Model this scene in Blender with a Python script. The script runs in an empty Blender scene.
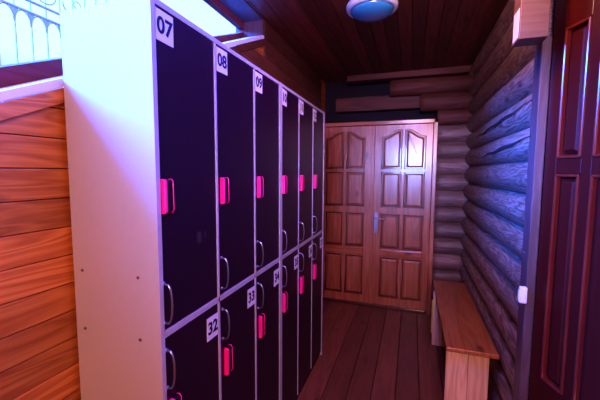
import bpy, bmesh, math, random
from mathutils import Vector, Matrix
random.seed(7)
C = bpy.context.scene.collection
PI = math.pi

# ------------------------------------------------------------------ materials
def newmat(name):
    m = bpy.data.materials.new(name); m.use_nodes = True
    nt = m.node_tree; b = nt.nodes['Principled BSDF']
    return m, nt, b

def plain(name, col, rough=.5, metal=0., coat=0., noise=0., spec=.5):
    m, nt, b = newmat(name)
    b.inputs['Roughness'].default_value = rough
    b.inputs['Metallic'].default_value = metal
    b.inputs['Coat Weight'].default_value = coat
    b.inputs['Specular IOR Level'].default_value = spec
    n = nt.nodes.new('ShaderNodeTexNoise'); n.inputs['Scale'].default_value = 40; n.inputs['Detail'].default_value = 4
    r = nt.nodes.new('ShaderNodeValToRGB')
    k = 1 - noise
    r.color_ramp.elements[0].position = .3; r.color_ramp.elements[1].position = .7
    r.color_ramp.elements[0].color = (col[0]*k, col[1]*k, col[2]*k, 1)
    r.color_ramp.elements[1].color = (col[0], col[1], col[2], 1)
    tc = nt.nodes.new('ShaderNodeTexCoord')
    nt.links.new(tc.outputs['Object'], n.inputs['Vector'])
    nt.links.new(n.outputs['Fac'], r.inputs['Fac'])
    nt.links.new(r.outputs['Color'], b.inputs['Base Color'])
    return m

def wood(name, light, dark, axis='Y', rough=.4, coat=0., scale=1., knots=.6, var=.35, bump=.15, ring=1.0, spec=.5):
    """Plank wood; grain along an axis, tint differs per board (mesh island)."""
    m, nt, b = newmat(name); L = nt.links; N = nt.nodes
    tc = N.new('ShaderNodeTexCoord'); geo = N.new('ShaderNodeNewGeometry')
    off = N.new('ShaderNodeVectorMath'); off.operation = 'SCALE'
    comb = N.new('ShaderNodeCombineXYZ')
    for i in range(3): L.new(geo.outputs['Random Per Island'], comb.inputs[i])
    L.new(comb.outputs[0], off.inputs[0]); off.inputs['Scale'].default_value = 17.3
    add = N.new('ShaderNodeVectorMath'); add.operation = 'ADD'
    L.new(tc.outputs['Object'], add.inputs[0]); L.new(off.outputs[0], add.inputs[1])
    mp = N.new('ShaderNodeMapping'); s = [9*scale]*3; s['XYZ'.index(axis)] = .9*scale
    mp.inputs['Scale'].default_value = s; L.new(add.outputs[0], mp.inputs['Vector'])
    n1 = N.new('ShaderNodeTexNoise'); n1.inputs['Scale'].default_value = 1.2; n1.inputs['Detail'].default_value = 3
    n1.inputs['Distortion'].default_value = .4
    L.new(mp.outputs[0], n1.inputs['Vector'])
    # growth rings: fold the smooth noise into lines
    mul = N.new('ShaderNodeMath'); mul.operation = 'MULTIPLY'; mul.inputs[1].default_value = 15*ring
    L.new(n1.outputs['Fac'], mul.inputs[0])
    fr = N.new('ShaderNodeMath'); fr.operation = 'PINGPONG'; fr.inputs[1].default_value = 1.0; L.new(mul.outputs[0], fr.inputs[0])
    mp2 = N.new('ShaderNodeMapping'); s = [120*scale]*3; s['XYZ'.index(axis)] = 3*scale
    mp2.inputs['Scale'].default_value = s; L.new(add.outputs[0], mp2.inputs['Vector'])
    n2 = N.new('ShaderNodeTexNoise'); n2.inputs['Scale'].default_value = 1; n2.inputs['Detail'].default_value = 3
    L.new(mp2.outputs[0], n2.inputs['Vector'])
    mx = N.new('ShaderNodeMath'); mx.operation = 'MULTIPLY_ADD'; mx.inputs[1].default_value = .55
    L.new(fr.outputs[0], mx.inputs[0])
    h = N.new('ShaderNodeMath'); h.operation = 'MULTIPLY'; h.inputs[1].default_value = .45; L.new(n2.outputs['Fac'], h.inputs[0])
    L.new(h.outputs[0], mx.inputs[2])
    r = N.new('ShaderNodeValToRGB')
    r.color_ramp.elements[0].position = .12; r.color_ramp.elements[1].position = .8
    r.color_ramp.elements[0].color = (*dark, 1); r.color_ramp.elements[1].color = (*light, 1)
    L.new(mx.outputs[0], r.inputs['Fac'])
    # knots
    mp3 = N.new('ShaderNodeMapping'); s = [5.5]*3; s['XYZ'.index(axis)] = 2.3
    mp3.inputs['Scale'].default_value = s; L.new(add.outputs[0], mp3.inputs['Vector'])
    v = N.new('ShaderNodeTexVoronoi'); v.inputs['Scale'].default_value = 1; L.new(mp3.outputs[0], v.inputs['Vector'])
    kr = N.new('ShaderNodeValToRGB'); kr.color_ramp.elements[0].position = .05; kr.color_ramp.elements[1].position = .13
    kr.color_ramp.elements[0].color = (1-knots,)*3+(1,); kr.color_ramp.elements[1].color = (1, 1, 1, 1)
    L.new(v.outputs['Distance'], kr.inputs['Fac'])
    m1 = N.new('ShaderNodeMix'); m1.data_type = 'RGBA'; m1.blend_type = 'MULTIPLY'; m1.inputs['Factor'].default_value = 1
    L.new(r.outputs['Color'], m1.inputs['A']); L.new(kr.outputs['Color'], m1.inputs['B'])
    # per board value
    mr = N.new('ShaderNodeMapRange'); mr.inputs['To Min'].default_value = 1-var; mr.inputs['To Max'].default_value = 1+var*.5
    L.new(geo.outputs['Random Per Island'], mr.inputs['Value'])
    hsv = N.new('ShaderNodeHueSaturation'); L.new(m1.outputs['Result'], hsv.inputs['Color']); L.new(mr.outputs[0], hsv.inputs['Value'])
    L.new(hsv.outputs[0], b.inputs['Base Color'])
    b.inputs['Roughness'].default_value = rough; b.inputs['Coat Weight'].default_value = coat
    b.inputs['Coat Roughness'].default_value = .15; b.inputs['Specular IOR Level'].default_value = spec
    bp = N.new('ShaderNodeBump'); bp.inputs['Strength'].default_value = bump; bp.inputs['Distance'].default_value = .004
    L.new(mx.outputs[0], bp.inputs['Height']); L.new(bp.outputs[0], b.inputs['Normal'])
    return m

M = {}
M['pine_wall'] = wood('orange varnished pine', (.68, .24, .045), (.38, .095, .014), 'Y', .42, .15, 1.0, .8, .3, ring=1.3)
M['pine_dark'] = wood('dark wall board and shaded pine', (.16, .055, .028), (.09, .028, .014), 'Y', .5)  # also stands for unlit pine on the left wall, shade in its colour
M['ceil'] = wood('dark stained ceiling board', (.20, .045, .028), (.10, .022, .014), 'Y', .48, .05, .9, .6, .5)
M['floor'] = wood('brown painted floor board', (.23, .075, .04), (.15, .045, .025), 'Y', .42, .15, .7, .5, .3, .08)
M['log_y'] = wood('round log along the corridor', (.36, .25, .22), (.07, .04, .035), 'Y', .46, .05, 1.2, .75, .25, .8, 1.8)
M['log_x'] = wood('round log across the corridor', (.26, .15, .125), (.11, .06, .05), 'X', .5, .05, 1.2, .85, .3, .6, 1.0)
M['door_pine'] = wood('varnished pine door', (.42, .14, .07), (.26, .075, .03), 'Z', .34, .4, 1.1, .6, .15, .08, .6)
M['door_pine_h'] = wood('varnished pine rail', (.42, .14, .07), (.26, .075, .03), 'X', .24, .5, 1.1, .5, .15, .08, .7)
M['groove'] = plain('dark moulding line of the pine door', (.07, .022, .01), .35, 0, .3, .1)
M['mahog'] = wood('dark red polished wood', (.07, .006, .004), (.045, .003, .002), 'Z', .32, .0, 1.0, .1, .1, .03, .09)
M['mahog_edge'] = wood('dark red moulding with painted highlight', (.17, .022, .012), (.12, .013, .008), 'Z', .22, .8, 1.0, .1, .1, .02, .6)  # colour lightened to paint the bright highlight lines along the mouldings
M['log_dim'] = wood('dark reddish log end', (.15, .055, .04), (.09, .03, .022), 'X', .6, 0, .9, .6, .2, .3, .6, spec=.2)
M['bench'] = wood('orange brown bench board', (.42, .15, .05), (.27, .085, .025), 'Y', .33, .3, .9, .6, .2)
M['bench_leg'] = wood('pale raw pine', (.85, .58, .40), (.60, .38, .24), 'Z', .5, 0, .9, .6, .1)
M['post'] = wood('pale pine post', (.12, .07, .08), (.08, .045, .05), 'Z', .45, .05, 1, .5, .1)
M['stub'] = wood('sawn beam end', (.20, .11, .08), (.14, .07, .05), 'X', .5, 0, 1, .4, .1)
M['white_trim_glint'] = plain('white strip and painted glint', (.78, .78, .86), .4, noise=.05)
M['sash'] = wood('brown window sash', (.20, .035, .03), (.13, .02, .018), 'Y', .55, .0, 1, .2, .1, spec=.2)
M['panel_white'] = plain('off white laminate', (.42, .36, .37), .42, noise=.03)
M['edge'] = plain('grey laminate edge', (.46, .40, .45), .4, noise=.05)
M['black_door'] = plain('black satin laminate', (.022, .003, .018), .38, 0, .0, .15, .5)
M['gap'] = plain('dark gap', (.006, .005, .006), .8)
M['chrome'] = plain('chrome', (.40, .39, .50), .28, 1.)
M['pink'] = plain('hot pink plastic', (.95, .012, .24), .28, 0, .3)
M['dark_plastic'] = plain('black plastic', (.012, .008, .010), .3, 0, .2)
M['paper'] = plain('white number card', (.74, .68, .72), .5, noise=.04)
M['ink'] = plain('black print', (.01, .008, .012), .6)
M['red_ink'] = plain('red scratch', (.6, .02, .02), .6)
M['screw'] = plain('dull steel screw', (.22, .17, .17), .4, .8)
M['lamp_rim'] = plain('white lamp rim', (.62, .74, .88), .3, 0, .3)
M['lamp_glass'] = plain('blue tinted lamp glass', (.035, .26, .50), .12, 0, .8)
M['socket'] = plain('white plastic', (.78, .80, .86), .3, 0, .3)
M['black'] = plain('dark recess', (.010, .006, .010), .9)
M['yellow'] = plain('yellow green plastic', (.60, .58, .05), .4)
M['iron'] = plain('pale grey painted iron', (.55, .66, .80), .5, 0, 0, .1)
M['smudge'] = plain('grey label residue', (.05, .035, .045), .55, noise=.6)

# glass
m, nt, b = newmat('window glass'); N = nt.nodes
tr = N.new('ShaderNodeBsdfTransparent'); tr.inputs[0].default_value = (.95, .98, 1, 1)
gl = N.new('ShaderNodeBsdfGlossy'); gl.inputs['Roughness'].default_value = .03
fr = N.new('ShaderNodeFresnel'); fr.inputs[0].default_value = 1.45
mx = N.new('ShaderNodeMixShader')
fr.inputs[0].default_value = 1.3; nt.links.new(fr.outputs[0], mx.inputs[0]); nt.links.new(tr.outputs[0], mx.inputs[1]); nt.links.new(gl.outputs[0], mx.inputs[2])
nt.links.new(mx.outputs[0], N['Material Output'].inputs[0]); M['glass'] = m

# ------------------------------------------------------------------ mesh helpers
def hexa(bm, pts, mi=0, bev=0.):
    """8 points: bottom loop 4 then top loop 4."""
    t = bmesh.new()
    v = [t.verts.new(p) for p in pts]
    for f in ((3,2,1,0),(4,5,6,7),(0,1,5,4),(1,2,6,5),(2,3,7,6),(3,0,4,7)):
        t.faces.new([v[i] for i in f])
    bmesh.ops.recalc_face_normals(t, faces=t.faces[:])
    if bev > 0: bmesh.ops.bevel(t, geom=t.edges[:], offset=bev, segments=2, profile=.5, affect='EDGES', clamp_overlap=True)
    merge(bm, t, mi)
def merge(bm, t, mi=0, mat=None):
    if mat is not None: bmesh.ops.transform(t, matrix=mat, verts=t.verts[:])
    vm = {v: bm.verts.new(v.co) for v in t.verts}
    for f in t.faces:
        try:
            nf = bm.faces.new([vm[v] for v in f.verts]); nf.material_index = mi if mi is not None else f.material_index
            nf.smooth = f.smooth
        except ValueError: pass
    t.free()
def box(bm, x0, x1, y0, y1, z0, z1, mi=0, bev=0.):
    hexa(bm, [(x0,y0,z0),(x1,y0,z0),(x1,y1,z0),(x0,y1,z0),(x0,y0,z1),(x1,y0,z1),(x1,y1,z1),(x0,y1,z1)], mi, bev)
def tube(bm, pts, r, mi=0, n=10, closed=False):
    pts = [Vector(p) for p in pts]; rings = []
    up = None
    for i, p in enumerate(pts):
        a = pts[i-1] if (i > 0 or closed) else p; c = pts[(i+1) % len(pts)] if (i < len(pts)-1 or closed) else p
        d = (c-a).normalized()
        if up is None:
            up = Vector((0,0,1)) if abs(d.z) < .9 else Vector((1,0,0))
        s = d.cross(up).normalized(); up = s.cross(d).normalized()
        rr = r[i] if isinstance(r, (list, tuple)) else r
        rings.append([bm.verts.new(p + (s*math.cos(2*PI*k/n) + up*math.sin(2*PI*k/n))*rr) for k in range(n)])
    R = len(rings)
    for i in range(R if closed else R-1):
        A, B = rings[i], rings[(i+1) % R]
        for k in range(n):
            f = bm.faces.new((A[k], A[(k+1)%n], B[(k+1)%n], B[k])); f.material_index = mi; f.smooth = True
    if not closed:
        for q in (rings[0], rings[-1]):
            f = bm.faces.new(q); f.material_index = mi
def lathe(bm, prof, cx, cy, n=40, mi=0):
    rings = []
    for r, z in prof:
        rings.append([bm.verts.new((cx+r*math.cos(2*PI*k/n), cy+r*math.sin(2*PI*k/n), z)) for k in range(n)])
    for A, B in zip(rings, rings[1:]):
        for k in range(n):
            f = bm.faces.new((A[k], A[(k+1)%n], B[(k+1)%n], B[k])); f.material_index = mi; f.smooth = True
    for q in (rings[0], rings[-1]):
        f = bm.faces.new(q); f.material_index = mi
def prism(bm, outline, plane, a, b_, mi=0, bev=0.):
    """outline 2D list; plane 'XZ' (a..b along Y), 'YZ' (along X), 'XY' (along Z)."""
    def P(u, v, w):
        return {'XZ': (u, w, v), 'YZ': (w, u, v), 'XY': (u, v, w)}[plane]
    t = bmesh.new()
    A = [t.verts.new(P(u, v, a)) for u, v in outline]; B = [t.verts.new(P(u, v, b_)) for u, v in outline]
    t.faces.new(A); t.faces.new(B[::-1]); n = len(A)
    for k in range(n): t.faces.new((A[k], A[(k+1)%n], B[(k+1)%n], B[k]))
    bmesh.ops.recalc_face_normals(t, faces=t.faces[:])
    if bev > 0: bmesh.ops.bevel(t, geom=t.edges[:], offset=bev, segments=2, profile=.5, affect='EDGES', clamp_overlap=True)
    merge(bm, t, mi)
def obj(name, bm, mats, parent=None, kind=None, recalc=True):
    if recalc: bmesh.ops.recalc_face_normals(bm, faces=bm.faces[:])
    me = bpy.data.meshes.new(name); bm.to_mesh(me); bm.free()
    for q in (mats if isinstance(mats, (list, tuple)) else [mats]): me.materials.append(M[q])
    o = bpy.data.objects.new(name, me); C.objects.link(o)
    if parent is not None:
        o.parent = parent
        o.matrix_parent_inverse = parent.matrix_world.inverted() if False else Matrix.Translation(-Vector(parent['_base'])) if '_base' in parent else Matrix()
    if kind: o['kind'] = kind
    return o
def thing(name, label=None, cat=None, loc=(0,0,0), group=None, kind=None):
    o = bpy.data.objects.new(name, None); o.empty_display_size = .1; C.objects.link(o); o.location = loc
    o['_base'] = list(loc)
    if label: o['label'] = label
    if cat: o['category'] = cat
    if group: o['group'] = group
    if kind: o['kind'] = kind
    return o
def text_bm(s, size, bold=.0):
    cu = bpy.data.curves.new('t', 'FONT'); cu.body = s; cu.size = size; cu.align_x = 'CENTER'; cu.align_y = 'CENTER'
    cu.offset = bold; cu.extrude = .0006; cu.resolution_u = 4
    o = bpy.data.objects.new('t', cu); C.objects.link(o)
    dg = bpy.context.evaluated_depsgraph_get(); dg.update()
    me = bpy.data.meshes.new_from_object(o.evaluated_get(dg)); t = bmesh.new(); t.from_mesh(me)
    bpy.data.objects.remove(o); bpy.data.curves.remove(cu); bpy.data.meshes.remove(me)
    return t

# ------------------------------------------------------------------ dimensions (metres)
CZ = 2.53                 # ceiling
WX = -.995                # left wall face
FY = 3.65                 # far wall / doors face
RX = .493                 # right log wall, crown of the logs
BY = -2.4                 # wall behind the camera
NX = 1.15                 # right wall beside the camera
def opening(y): return 1.773 + .4645*(y-.728)     # slanted lower edge of the window opening
WEND = 2.12                                       # far end of the opening
WST = -.9                                         # near end of the opening

# ------------------------------------------------------------------ floor, ceiling
bm = bmesh.new(); x = -1.3
while x < NX+.1:
    w = .155; box(bm, x+.0015, x+w-.0015, BY-.1, FY+.5, -.03, 0, 0, .003); x += w
box(bm, -1.32, NX+.15, BY-.1, FY+.5, -.08, -.03, 1)
obj('floor', bm, ['floor', 'black'], kind='structure')
bm = bmesh.new(); x = -1.16
while x < NX+.1:
    w = .094; box(bm, x+.001, x+w-.001, BY-.1, FY+.5, CZ, CZ+.02, 0, .003); x += w
box(bm, -1.2, NX+.15, BY-.1, FY+.5, CZ+.02, CZ+.06, 1)
obj('ceiling', bm, ['ceil', 'black'], kind='structure')

# ------------------------------------------------------------------ left wall (boards clipped under the slanted window)
bm = bmesh.new(); z = 0.; ph = .0885; k = 0
while z < CZ:
    z1 = min(z+ph, CZ); m_i = 0
    # opening spans WST..WEND above the slanted line; the line meets level zz at y(zz)
    def yl(zz): return .728 + (zz+.066-1.773)/.4645
    a0, a1 = yl(z+.001), yl(z1-.001)
    lo, hi = BY, FY+.4
    g_ = .0012
    if z1 < opening(WST)-.066: segs = [((lo,lo),(hi,hi))]
    else:
        segs = [((max(a0,WST), max(a1,WST)), (hi,hi)), ((lo,lo),(WST,WST))]
        if a0 > WEND-.02 or z > 2.45: segs = [((WEND,WEND),(hi,hi)), ((lo,lo),(WST,WST))]
    for (p0, p1), (q0, q1) in segs:
        p0 = min(p0, WEND); p1 = min(p1, WEND)
        hexa(bm, [(WX-.022,p0,z+g_),(WX,p0,z+g_),(WX,q0,z+g_),(WX-.022,q0,z+g_),
                  (WX-.022,p1,z1-g_),(WX,p1,z1-g_),(WX,q1,z1-g_),(WX-.022,q1,z1-g_)], 0, .002)
    z = z1; k += 1
# backing behind the boards
prism(bm, [(BY,0),(FY+.4,0),(FY+.4,CZ),(WEND,CZ),(WEND,opening(WEND)-.07),(WST,opening(WST)-.07),(WST,CZ),(BY,CZ)], 'YZ', WX-.20, WX-.024, 1)
obj('wall_left', bm, ['pine_wall', 'pine_dark'], kind='structure')
# unlit stretch of left wall beyond the window: shade painted as darker boards
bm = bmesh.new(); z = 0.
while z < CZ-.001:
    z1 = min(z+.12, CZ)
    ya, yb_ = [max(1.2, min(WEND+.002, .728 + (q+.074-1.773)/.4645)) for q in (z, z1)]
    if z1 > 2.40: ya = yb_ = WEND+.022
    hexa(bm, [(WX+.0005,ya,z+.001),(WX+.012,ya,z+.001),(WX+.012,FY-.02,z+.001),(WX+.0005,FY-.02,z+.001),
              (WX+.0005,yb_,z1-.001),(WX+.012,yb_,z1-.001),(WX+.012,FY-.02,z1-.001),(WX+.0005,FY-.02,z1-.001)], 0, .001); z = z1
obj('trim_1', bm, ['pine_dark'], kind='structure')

# window: slanted bottom, level top, deep recess
win = thing('window_1', kind='structure')
GX = -1.15
def gb(y): return 1.802 + .45*(y-.66)
def slant(bm, x0, x1, y0, y1, f, d0, d1, mi=0, bev=.0):
    hexa(bm, [(x0,y0,f(y0)+d0),(x1,y0,f(y0)+d0),(x1,y1,f(y1)+d0),(x0,y1,f(y1)+d0),
              (x0,y0,f(y0)+d1),(x1,y0,f(y0)+d1),(x1,y1,f(y1)+d1),(x0,y1,f(y1)+d1)], mi, bev)
bm = bmesh.new(); slant(bm, GX-.02, GX+.02, WST, 2.2, gb, -.075, -.004, 0, .002)   # lower sash rail
box(bm, GX-.02, GX+.02, WST, 2.2, 2.475, CZ-.001, 0, .002)
box(bm, GX-.019, GX+.019, 2.115, 2.2, 2.30, 2.50, 0)
box(bm, GX-.019, GX+.019, WST, WST+.06, gb(WST), 2.48, 0)
obj('window_frame', bm, ['sash'], win)
bm = bmesh.new(); bm.faces.new([bm.verts.new((GX, u, v)) for u, v in [(WST+.03, gb(WST+.03)-.01),(2.13, gb(2.13)-.01),(2.13,2.48),(WST+.03,2.48)]])
obj('pane', bm, ['glass'], win)
bm = bmesh.new(); slant(bm, GX-.012, WX+.006, WST, WEND+.03, opening, -.026, 0, 0, .002)
slant(bm, GX-.021, GX-.010, WST, 2.2, gb, -.010, .001, 0)
obj('window_sill', bm, ['white_trim_glint'], win)
bm = bmesh.new(); slant(bm, WX, WX+.010, WST, 1.2, opening, -.072, -.028, 0, .002); slant(bm, WX, WX+.011, 1.2, WEND+.02, opening, -.072, -.028, 1, .002)  # far part of the apron darkened in colour to paint its shade
obj('apron', bm, ['pine_wall', 'pine_dark'], win)
bm = bmesh.new()
box(bm, GX+.021, WX+.008, WEND-.006, WEND+.02, opening(WEND)-.0, CZ-.012, 0, .001)
box(bm, GX-.01, WX+.006, WST, WEND+.02, CZ-.012, CZ-.0005, 0)
obj('reveal', bm, ['post'], win)

# ------------------------------------------------------------------ outdoor iron grille beyond the glass
GRX = -1.95
gr = thing('garden_fence', 'pale wrought iron fence with pointed arches outside the slanted window', 'fence', (GRX, 1.0, 0))
bm = bmesh.new()
for zz in (2.333, 2.392): box(bm, GRX-.006, GRX+.006, -1.6, 5.0, zz-.004, zz+.004)
for zz in (.9,): box(bm, GRX-.006, GRX+.006, -1.6, 5.0, zz-.008, zz+.008)
obj('rail', bm, ['iron'], gr)
SP = .079; y = -1.567; ys = []
while y < 4.95: ys.append(y); y += SP
inview = [y for y in ys if -.35 < y < 4.6]
far = [y for y in ys if y not in inview]
for y in inview:
    bm = bmesh.new(); box(bm, GRX-.003, GRX+.003, y-.0024, y+.0024, 0, 2.62); obj('bar', bm, ['iron'], gr)
bm = bmesh.new()
for y in ys:
    for s_ in (-1, 1):
        pts = [(GRX, y + s_*SP/2*(t), 2.253 + .075*math.sqrt(max(0,1-(1-t)**2))) for t in [i/8 for i in range(9)]]
        tube(bm, pts, .0026, 0, 5)
    for s_ in (-1, 1):                      # little webs that thicken the joint
        hexa(bm, [(GRX-.002,y,2.258),(GRX+.002,y,2.258),(GRX+.002,y+s_*.005,2.288),(GRX-.002,y+s_*.005,2.288),
                  (GRX-.002,y,2.333),(GRX+.002,y,2.333),(GRX+.002,y+s_*.022,2.333),(GRX-.002,y+s_*.022,2.333)])
obj('arch', bm, ['iron'], gr)
bm = bmesh.new()
for i, y in enumerate(ys[::2]):
    pts = [(GRX, y+SP+.06*math.cos(a), 2.475+.06*math.sin(a)) for a in [PI+ PI*j/10 for j in range(11)]]
    tube(bm, pts, .003, 0, 5)
    pts = [(GRX, y+SP+.022*math.cos(a)+.03, 2.49+.022*math.sin(a)) for a in [2*PI*j/10 for j in range(10)]]
    tube(bm, pts, .0025, 0, 5, True)
obj('scroll', bm, ['iron'], gr)

# ------------------------------------------------------------------ logs
def log(bm, p0, p1, r, mi=0, n=26, seg=26, seed=0, wob=.05):
    rnd = random.Random(seed); ph = [rnd.uniform(0, 6.28) for _ in range(6)]
    p0, p1 = Vector(p0), Vector(p1); d = (p1-p0).normalized(); s = d.cross(Vector((0,0,1))).normalized(); u = s.cross(d)
    rings = []
    for i in range(seg+1):
        t = i/seg; c = p0.lerp(p1, t); ring = []
        for k in range(n):
            a = 2*PI*k/n
            rr = r*(1 + wob*.35*math.sin(3*t*PI+ph[0]) + wob*.22*math.sin(2*a+ph[1]+2*t) + wob*.16*math.sin(5*a+ph[2]+5*t) + wob*.12*math.sin(9*t*PI+ph[3]+a))
            ring.append(bm.verts.new(c + (s*math.cos(a)+u*math.sin(a))*rr))
        rings.append(ring)
    for A, B in zip(rings, rings[1:]):
        for k in range(n):
            f = bm.faces.new((A[k], A[(k+1)%n], B[(k+1)%n], B[k])); f.smooth = True; f.material_index = mi
    for q in (rings[0], rings[-1]):
        f = bm.faces.new(q); f.material_index = mi
LP = .165
bm = bmesh.new()
i = 0; z0 = 1.556 - 10*LP + LP/2
while z0 < CZ+.02:
    lean = 0
    log(bm, (RX+.094+lean, 1.70, z0), (RX+.094+lean, FY+.10, z0), .094, 0, seed=i)
    z0 += LP; i += 1
box(bm, RX+.08, RX+.2, 1.70, FY+.2, 0, CZ, 1)
# drying cracks
def crack(pts, w):
    vs = []
    for j, (y, z, zc) in enumerate(pts):
        dz = z-zc; lean = 0
        xx = RX+.094+lean - math.sqrt(max(1e-5, .0965**2 - dz*dz)) - .003
        t = j/(len(pts)-1); ww = w*math.sin(PI*min(max(t,.04),.96))+.0008
        vs.append((bm.verts.new((xx, y, z+ww)), bm.verts.new((xx, y, z-ww))))
    for A, B in zip(vs, vs[1:]):
        f = bm.faces.new((A[0], A[1], B[1], B[0])); f.material_index = 1
zc1 = 1.556+LP/2; zc2 = 1.556+1.5*LP
crack([(1.72+j*.08, zc1+.022+.004*math.sin(j*1.3)-.0035*j, zc1) for j in range(15)], .0075)
crack([(1.74+j*.1, zc2+.018+.005*math.sin(j*1.7)-.003*j, zc2) for j in range(15)], .007)
obj('wall_right', bm, ['log_y', 'black'], kind='structure')

# far wall: logs right of the doors, stepped ends above them
bm = bmesh.new(); i = 0; z0 = 1.476 - 9*LP + LP/2
while z0 < 1.95:
    log(bm, (.235, FY+.075, z0), (RX+.15, FY+.075, z0), .092, 0, 22, 8, 50+i, .03); z0 += LP; i += 1
box(bm, .235, RX+.2, FY+.075, FY+.2, 0, 2.1, 1)
zt = z0
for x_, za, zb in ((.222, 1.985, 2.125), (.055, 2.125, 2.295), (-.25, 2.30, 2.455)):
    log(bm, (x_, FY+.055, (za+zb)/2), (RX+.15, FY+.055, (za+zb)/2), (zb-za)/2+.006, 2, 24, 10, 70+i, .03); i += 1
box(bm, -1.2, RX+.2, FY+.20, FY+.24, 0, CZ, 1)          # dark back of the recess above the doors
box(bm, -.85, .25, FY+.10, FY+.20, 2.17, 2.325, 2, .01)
obj('wall_far', bm, ['log_x', 'black', 'log_dim'], kind='structure')
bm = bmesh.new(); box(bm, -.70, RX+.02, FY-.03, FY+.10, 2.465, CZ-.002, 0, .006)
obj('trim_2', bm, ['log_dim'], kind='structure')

# ------------------------------------------------------------------ walls around the camera
bm = bmesh.new()
z = 0
while z < CZ: box(bm, -1.2, NX+.1, BY-.05, BY, z+.001, min(z+.12, CZ)-.001, 0, .002); z += .12
obj('wall_near', bm, ['log_x'], kind='structure')
bm = bmesh.new(); z = 0
while z < CZ: box(bm, NX, NX+.05, BY, 1.86, z+.001, min(z+.12, CZ)-.001, 0, .002); z += .12
obj('wall_side', bm, ['pine_wall'], kind='structure')
bm = bmesh.new(); box(bm, RX+.08, NX+.05, 1.72, 1.86, 0, CZ, 0)
obj('wall_return', bm, ['pine_dark'], kind='structure')
# post and beam end at the doorway
bm = bmesh.new(); box(bm, .491, .528, 1.66, 1.745, 0, 2.06, 0, .004)
obj('trim_3', bm, ['post'], kind='structure')
bm = bmesh.new(); box(bm, .380, .480, 1.55, 1.645, 2.022, CZ-.005, 0, .004)
box(bm, .3785, .3805, 1.562, 1.634, 2.032, 2.145, 1, .0005)  # thin white sheet painting the window highlight on the beam end
obj('trim_4', bm, ['stub', 'white_trim_glint'], kind='structure')

# ------------------------------------------------------------------ dark red panelled door at the right
dr = thing('door_2', kind='structure', loc=(.527, 1.655, 0))
dr['label'] = 'dark red polished door with raised panels, standing ajar at the right edge'
ang = math.atan2(-1, .38989)
DM = Matrix.Translation((0,0,0)) @ Matrix.Rotation(ang, 4, 'Z')     # local x along the leaf, -y towards the corridor
def dobj(name, bm, mats):
    bmesh.ops.transform(bm, matrix=DM, verts=bm.verts[:])
    bmesh.ops.recalc_face_normals(bm, faces=bm.faces[:])
    me = bpy.data.meshes.new(name); bm.to_mesh(me); bm.free()
    for q in mats: me.materials.append(M[q])
    o = bpy.data.objects.new(name, me); C.objects.link(o); o.parent = dr; return o
# the corridor side of the leaf is local -y (checked in the render)
cols = [(.06,.172),(.216,.43),(.474,.586)]; rows = [(.09,.52),(.625,1.495),(1.555,2.06)]
bm = bmesh.new(); W = .646; HT = 2.24
xs = [0,.06,.172,.216,.43,.474,.586,W]
for a in range(0, 8, 2): box(bm, xs[a], xs[a+1], 0, .04, .01, HT, 0, .003)
for (a, b_) in cols:
    zs = [.01,.09,.52,.625,1.495,1.555,2.06,HT]
    for q in range(0, 8, 2): box(bm, a-.002, b_+.002, .0, .04, zs[q], zs[q+1], 0, .003)
dobj('stile_and_rail', bm, ['mahog'])
for (a, b_) in cols:
    for (c, d) in rows:
        bm = bmesh.new()
        # moulding ring
        for (u0,u1,v0,v1) in ((a,a+.012,c,d),(b_-.012,b_,c,d),(a,b_,c,c+.012),(a,b_,d-.012,d)):
            box(bm, u0, u1, -.006, .02, v0, v1, 1, .005)
        # raised field
        e0, e1 = .014, .034
        lo = [(a+e0,.018,c+e0),(b_-e0,.018,c+e0),(b_-e0,.018,d-e0),(a+e0,.018,d-e0)]
        hi = [(a+e1,.002,c+e1),(b_-e1,.002,c+e1),(b_-e1,.002,d-e1),(a+e1,.002,d-e1)]
        hexa(bm, lo+hi, 0, .0)
        box(bm, a, b_, .016, .03, c, d, 0)
        dobj('panel', bm, ['mahog', 'mahog_edge'])

bm = bmesh.new(); box(bm, -.03, .95, -.01, .06, HT+.004, CZ-.003, 0, .004); dobj('door_frame', bm, ['mahog'])
# ------------------------------------------------------------------ pine double doors at the far end
d1 = thing('door_1', kind='structure', loc=(-.40, FY, 0))
d1['label'] = 'pair of varnished pine doors with arched upper panels at the end of the corridor'
bm = bmesh.new()
box(bm, .192, .232, FY-.03, FY+.08, 0, 2.035, 0, .004); box(bm, -.993, -.966, FY-.03, FY+.08, 0, 2.035, 0, .004)
box(bm, -.993, .232, FY-.03, FY+.08, 1.995, 2.035, 1, .004)
obj('door_frame', bm, ['door_pine', 'door_pine_h'], d1)
bm = bmesh.new(); box(bm, -.966, .20, FY-.02, FY+.10, 0, .03, 0, .004); obj('threshold', bm, ['groove'], d1)

def arch_outline(x0, x1, z0, zs, zp, inner_right):
    """panel outline; top swings from the shoulder up to the inner side."""
    pts = [(x0, z0), (x1, z0)]
    top = []
    for k in range(13):
        t = k/12
        zz = zs + (zp-zs)*(.5-.5*math.cos(PI*min(1, max(0, (t-.08)/.80))))
        top.append(((x0+(x1-x0)*t), zz))
    if not inner_right: top = [(x0+x1-x_, z_) for x_, z_ in top]; 
    top = sorted(top, key=lambda q: -q[0])
    return pts + top
def inset(o, d):
    # simple polygon inset along averaged normals
    n = len(o); res = []
    for i in range(n):
        p, c, q = Vector(o[i-1]), Vector(o[i]), Vector(o[(i+1)%n])
        e1 = (c-p).normalized(); e2 = (q-c).normalized()
        n1 = Vector((-e1.y, e1.x)); n2 = Vector((-e2.y, e2.x)); nn = (n1+n2)
        if nn.length < 1e-6: nn = n1
        nn.normalize(); k = d/max(.35, nn.dot(n1)); r_ = c+nn*k; res.append((r_.x, r_.y))
    return res
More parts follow.
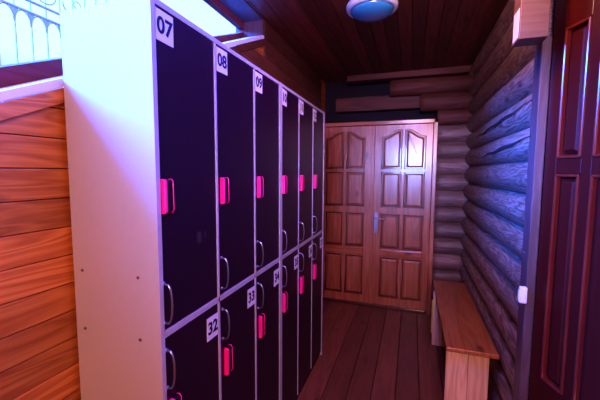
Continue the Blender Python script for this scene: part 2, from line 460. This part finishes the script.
def pine_panel(bm, out, y):
    # groove ring, bevel, raised field
    g0 = out; g1 = inset(out, .013); g2 = inset(out, .030)
    prism(bm, g0, 'XZ', y-.003, y+.004, 1)
    t = bmesh.new(); n = len(out)
    A = [t.verts.new((u, y-.003, v)) for u, v in g1]; B = [t.verts.new((u, y-.013, v)) for u, v in g2]
    for k in range(n): t.faces.new((A[k], A[(k+1)%n], B[(k+1)%n], B[k]))
    t.faces.new(B); bmesh.ops.recalc_face_normals(t, faces=t.faces[:]); merge(bm, t, 0)
    # bead moulding around it
    ring = [(u, y-.006, v) for u, v in inset(out, -.003)]
    tube(bm, ring, .006, 0, 6, True)
def leaf(x0, x1, mir):
    base = thing('x'); bpy.data.objects.remove(base)
    bm = bmesh.new(); box(bm, x0+.001, x1-.001, FY, FY+.04, .03, 1.993, 0, .003)
    lf = obj('door_leaf', bm, ['door_pine'], d1)
    w0 = (-.306, -.113); w1 = (-.072, .121)
    if mir: f = lambda q: (-.80-q[1], -.80-q[0]); ca, cb = f(w1), f(w0)
    else: ca, cb = w0, w1
    rows = [(1.122, 1.495), (.677, 1.045), (.13, .566)]
    for (a, b_), inner in ((ca, True), (cb, False)):
        bm = bmesh.new(); pine_panel(bm, arch_outline(a, b_, 1.535, 1.865, 1.935, inner), FY-.001)
        obj('door_panel', bm, ['door_pine', 'groove'], lf)
        for (c, d) in rows:
            bm = bmesh.new(); pine_panel(bm, [(a,c),(b_,c),(b_,d),(a,d)], FY-.001)
            obj('door_panel', bm, ['door_pine', 'groove'], lf)
    # rail strips between rows
    bm = bmesh.new()
    for zz in (.62,): box(bm, ca[0]-.005, cb[1]+.005, FY-.012, FY+.01, zz-.034, zz+.036, 0, .006)
    obj('rail', bm, ['door_pine_h'], lf)
    return lf
la = leaf(-.966, -.402, True); lb = leaf(-.398, .192, False)
bm = bmesh.new(); box(bm, -.418, -.386, FY-.018, FY+.002, .03, 1.99, 0, .006); obj('astragal', bm, ['door_pine'], lb)
bm = bmesh.new()
box(bm, -.375, -.335, FY-.010, FY+.002, .83, 1.06, 0, .004)
tube(bm, [(-.355, FY-.008, 1.0), (-.355, FY-.045, 1.0), (-.340, FY-.055, 1.0), (-.25, FY-.055, .995)], .008, 0, 10)
tube(bm, [(-.355, FY-.012, .89), (-.355, FY-.022, .89)], .012, 0, 12)
obj('door_handle', bm, ['chrome'], lb)

# ------------------------------------------------------------------ locker cabinets
LX = -.66; LT = 1.955; LD = 1.03; Y0 = .721; CW = .301
def handle(bm, y, zc):
    h = .058; pts = []
    for k in range(13):
        a = -PI/2 + PI*k/12
        pts.append((LX + .004 + .026*max(0, math.cos(a))**.5, y, zc + h*math.sin(a)))
    pts = [(LX-.002, y, zc-h)] + pts[1:-1] + [(LX-.002, y, zc+h)]
    tube(bm, pts, .0036, 0, 8)
    for s_ in (-1, 1): tube(bm, [(LX-.001, y, zc+s_*h), (LX+.006, y, zc+s_*h)], .0065, 0, 10)
def lock(bm, y, zc, h):
    # black body with a rounded pink near side and a thin pink rim on the far front edge
    def slab(y0, y1, x1, hh, mi, rr=.012):
        o = []
        for cx_, cz_, a0 in ((x1-rr, zc-hh/2+rr, -PI/2), (x1-rr, zc+hh/2-rr, 0)):
            for k in range(5):
                a = a0 + PI/2*k/4; o.append((cx_+rr*math.cos(a), cz_+rr*math.sin(a)))
        o = [(LX, zc-hh/2)] + o + [(LX, zc+hh/2)]
        prism(bm, o, 'XZ', y0, y1, mi, .002)
    slab(y, y+.010, LX+.018, h, 0, .008)
    slab(y+.010, y+.026, LX+.015, h*.96, 1, .008)
    hh = h/2
    tube(bm, [(LX+.001, y+.034, zc+hh*.96), (LX+.010, y+.034, zc+hh*.98), (LX+.016, y+.034, zc+hh*.86), (LX+.017, y+.034, zc-hh*.8), (LX+.012, y+.034, zc-hh*.96), (LX+.001, y+.034, zc-hh*.96)], .0018, 0, 6)
TM = Matrix(((0,0,1,0),(1,0,0,0),(0,1,0,0),(0,0,0,1)))     # text plane XY -> world YZ, facing +X
def plate(bm, y0, z1, s, tilt=0, red=False):
    t = bmesh.new(); box(t, -.0345, .0345, -.041, .041, 0, .0016, 0)
    tx = text_bm(s, .061, .0016)
    bmesh.ops.transform(tx, matrix=Matrix.Translation((0, -.001, .0018)), verts=tx.verts[:]); merge(t, tx, 1)
    if red: box(t, -.020, -.010, .008, .019, .0016, .0032, 2)
    merge(bm, t, None, Matrix.Translation((LX+.001, y0+.0345, z1-.041)) @ TM @ Matrix.Rotation(tilt, 4, 'Z'))
def cabinet(y0, ncol, upper, lower, label):
    y1 = y0 + ncol*CW
    th = thing('locker_cabinet', label, 'lockers', (LX-.16, (y0+y1)/2, 0), 'black locker cabinets along the left wall')
    XB = WX+.014
    # side panels with a thin front edge
    for yy, s_ in ((y0, 1), (y1, -1)):
        a, b_ = (yy, yy+.016) if s_ > 0 else (yy-.016, yy)
        bm = bmesh.new(); box(bm, XB, LX+.003, a, b_, 0, LT, 0, .0012)
        box(bm, LX+.003, LX+.005, a, b_, 0, LT, 1, 0)
        sp = obj('side_panel', bm, ['panel_white', 'edge'], th)
        if s_ > 0 and y0 < 1:
            for xs_ in (-.944, -.729):
                for zs_ in (.19, .36, 1.012, 1.196, 1.80):
                    if zs_ == 1.80: continue
                    bm = bmesh.new(); tube(bm, [(xs_, y0+.002, zs_), (xs_, y0-.002, zs_)], .0048, 0, 14)
                    tube(bm, [(xs_, y0-.0018, zs_), (xs_, y0-.0026, zs_)], .002, 1, 6)
                    obj('screw', bm, ['screw', 'gap'], sp)
    bm = bmesh.new(); box(bm, XB, LX+.004, y0+.016, y1-.016, LT-.016, LT, 0, .0012); obj('top_panel', bm, ['edge'], th)
    bm = bmesh.new(); box(bm, XB, LX+.003, y0+.016, y1-.016, LD-.011, LD+.009, 0, .0012); obj('shelf', bm, ['edge'], th)
    bm = bmesh.new(); box(bm, XB, LX-.012, y0+.016, y1-.016, 0, .05, 0); obj('plinth', bm, ['gap'], th)
    bm = bmesh.new(); box(bm, XB, XB+.004, y0+.016, y1-.016, .05, LT-.016, 0); obj('back_panel', bm, ['panel_white'], th)
    for i in range(1, ncol):
        yy = y0+i*CW; bm = bmesh.new()
        box(bm, XB+.004, LX+.003, yy-.0055, yy+.0055, .05, LT-.016, 0, .001); obj('divider', bm, ['edge'], th)
    for i in range(ncol):
        yb = y0+i*CW; a = y0+i*CW + (.0185 if i == 0 else .008); b_ = y0+(i+1)*CW - (.0185 if i == ncol-1 else .008)
        for row in (0, 1):
            zl, zh = ((LD+.012, LT-.019) if row == 0 else (.035, LD-.014))
            bm = bmesh.new(); box(bm, LX-.018, LX, a, b_, zl, zh, 0, .0015)
            dd = obj('locker_door', bm, ['black_door'], th)
            if row == 0:
                bm = bmesh.new(); handle(bm, yb+.020, 1.122); obj('handle', bm, ['chrome'], dd)
                bm = bmesh.new(); lock(bm, yb+.020, 1.428, .098); obj('latch', bm, ['pink', 'dark_plastic'], dd)
                bm = bmesh.new(); plate(bm, a+.001, 1.932, upper[i], random.uniform(-.03, .03), upper[i] == '09')
            else:
                bm = bmesh.new(); handle(bm, yb+.022, .925); obj('handle', bm, ['chrome'], dd)
                bm = bmesh.new(); lock(bm, yb+.030, .770, .108); obj('latch', bm, ['pink', 'dark_plastic'], dd)
                bm = bmesh.new(); plate(bm, b_-.070, .985, lower[i], random.uniform(-.03, .05))
            obj('number_plate', bm, ['paper', 'ink', 'red_ink'], dd)
            if i == 0 and row == 0 and y0 < 1:
                bm = bmesh.new()
                box(bm, LX, LX+.0006, .900, .925, 1.262, 1.300, 0, .0001); box(bm, LX, LX+.0006, .944, .951, 1.275, 1.297, 0, .0001)
                obj('sticker_residue', bm, ['smudge'], dd)
    return th
cabinet(Y0, 3, ['07', '08', '09'], ['32', '33', '34'], 'black six-door locker cabinet nearest the viewer, numbered 07 to 09, pale side panel showing')
cabinet(Y0+3*CW, 3, ['10', '11', '12'], ['35', '36', '37'], 'black six-door locker cabinet behind the first one, nearer the pine double doors')

# ------------------------------------------------------------------ bench
bn = thing('wooden_bench', 'narrow orange-brown wooden bench with pale board legs against the log wall', 'bench', (.36, 2.6, 0))
bm = bmesh.new()
t = bmesh.new(); box(t, .218, .487, 1.99, 3.24, .474, .50, 0, .004); merge(bm, t, 0)
obj('seat', bm, ['bench'], bn)
for (a, b_) in ((2.045, 2.075), (2.98, 3.01)):
    bm = bmesh.new(); xs_ = .226 if a < 2.5 else .208
    # two boards side by side make one leg panel
    mid = .345
    box(bm, xs_, mid-.0008, a, b_, 0, .474, 0, .002); box(bm, mid+.0008, .452, a, b_, 0, .474, 0, .002)
    lg = obj('leg', bm, ['bench_leg'], bn)
    if a > 2.5:
        bm = bmesh.new(); box(bm, .198, .2075, a-.004, a+.012, .11, .40, 0, .001); o = obj('tape_strip', bm, ['yellow'], lg)
        o['label'] = 'yellow-green strip on the edge of the far leg'
bm = bmesh.new(); box(bm, .315, .345, 2.075, 2.98, .38, .474, 0, .002); obj('stretcher', bm, ['bench_leg'], bn)

# ------------------------------------------------------------------ ceiling lamp
lp = thing('ceiling_lamp', 'round blue-tinted glass dome lamp with a white rim on the dark ceiling', 'lamp', (-.268, 2.16, CZ))
cx, cy = -.268, 2.16
bm = bmesh.new(); lathe(bm, [(.150,CZ),(.158,CZ-.012),(.156,CZ-.030),(.142,CZ-.040),(.128,CZ-.042),(.128,CZ-.02)], cx, cy, 48)
obj('rim', bm, ['lamp_rim'], lp)
bm = bmesh.new(); lathe(bm, [(.1275,CZ-.030)]+[(.1275*math.cos(a), CZ-.040-.046*math.sin(a)) for a in [PI/2*k/10 for k in range(10)]]+[(.004, CZ-.086)], cx, cy, 48)
obj('glass_dome', bm, ['lamp_glass'], lp)

# ------------------------------------------------------------------ switch on the logs by the post
bm = bmesh.new(); box(bm, .462, .4915, 1.632, 1.658, .93, 1.003, 0, .006)
sw = thing('wall_socket', 'small white plastic socket box fixed low beside the pale doorway post', 'socket', (.49, 1.658, .92))
obj('housing', bm, ['socket'], sw)
bm = bmesh.new(); box(bm, .459, .4625, 1.637, 1.653, .942, .990, 0, .002); obj('face_plate', bm, ['socket'], sw)

# ------------------------------------------------------------------ camera
f = 330.; p = math.atan(28.6/f); psi = math.atan(112/f*math.cos(p)); r = math.radians(.3)
F = Vector((-math.sin(psi)*math.cos(p), math.cos(psi)*math.cos(p), -math.sin(p)))
R = Vector((math.cos(psi), math.sin(psi), 0)); U = R.cross(F)
R2 = R*math.cos(r)+U*math.sin(r); U2 = -R*math.sin(r)+U*math.cos(r)
cam = bpy.data.cameras.new('camera'); co = bpy.data.objects.new('camera', cam); C.objects.link(co)
mw = Matrix((R2, U2, -F)).transposed().to_4x4(); mw.translation = (0, 0, 1.5); co.matrix_world = mw
cam.sensor_width = 36; cam.lens = 36*f/600; cam.clip_start = .02
bpy.context.scene.camera = co

# ------------------------------------------------------------------ light
def area(name, loc, target, size, power, col, sy=None, spread=PI):
    l = bpy.data.lights.new(name, 'AREA'); l.energy = power; l.color = col; l.size = size
    if sy: l.shape = 'RECTANGLE'; l.size_y = sy
    l.spread = spread
    o = bpy.data.objects.new(name, l); C.objects.link(o); o.location = loc
    o.rotation_euler = (Vector(target)-Vector(loc)).to_track_quat('-Z', 'Y').to_euler(); return o
sl = bpy.data.lights.new('sky_glow', 'SUN'); sl.energy = 80; sl.color = (.02, .15, 1.0); sl.angle = math.radians(32)
so = bpy.data.objects.new('sky_glow', sl); C.objects.link(so); so.location = (-3, 1, 5)
so.rotation_euler = Vector((1.0, .45, -.58)).to_track_quat('-Z', 'Y').to_euler()
area('room_lamp', (.35, -1.7, 2.2), (-.7, 1.0, 1.0), .9, 78, (1.0, .45, .36))
area('rear_daylight', (-.05, -2.3, 1.8), (-.05, 3.6, 1.5), .9, 8, (.20, .32, 1.0), .7, math.radians(28))
area('corridor_fill', (.0, 1.35, 2.48), (.05, 3.3, .6), .35, 17, (1.0, .48, .46), .35)  # added warm fill to brighten the corridor, not a fixture
area('blue_fill', (-.05, .9, 2.47), (-.66, 1.0, 1.7), .4, 46, (.05, .09, 1.0), .4)  # added blue fill that puts a sheen on the locker door tops
w = bpy.data.worlds.new('sky'); bpy.context.scene.world = w; w.use_nodes = True
nt = w.node_tree; bg = nt.nodes['Background']
tc = nt.nodes.new('ShaderNodeTexCoord'); sep = nt.nodes.new('ShaderNodeSeparateXYZ'); rp = nt.nodes.new('ShaderNodeValToRGB')
nt.links.new(tc.outputs['Generated'], sep.inputs[0]); nt.links.new(sep.outputs['Z'], rp.inputs['Fac'])
rp.color_ramp.elements[0].position = .12; rp.color_ramp.elements[1].position = .26; rp.color_ramp.elements[0].color = (.02, .03, .06, 1); rp.color_ramp.elements[1].color = (.24, .33, 1, 1)
nt.links.new(rp.outputs['Color'], bg.inputs['Color']); bg.inputs['Strength'].default_value = 3.1
sc = bpy.context.scene
sc.view_settings.view_transform = 'Standard'; sc.view_settings.look = 'Medium High Contrast'; sc.view_settings.exposure = 0
for o in bpy.data.objects:
    if '_base' in o: del o['_base']
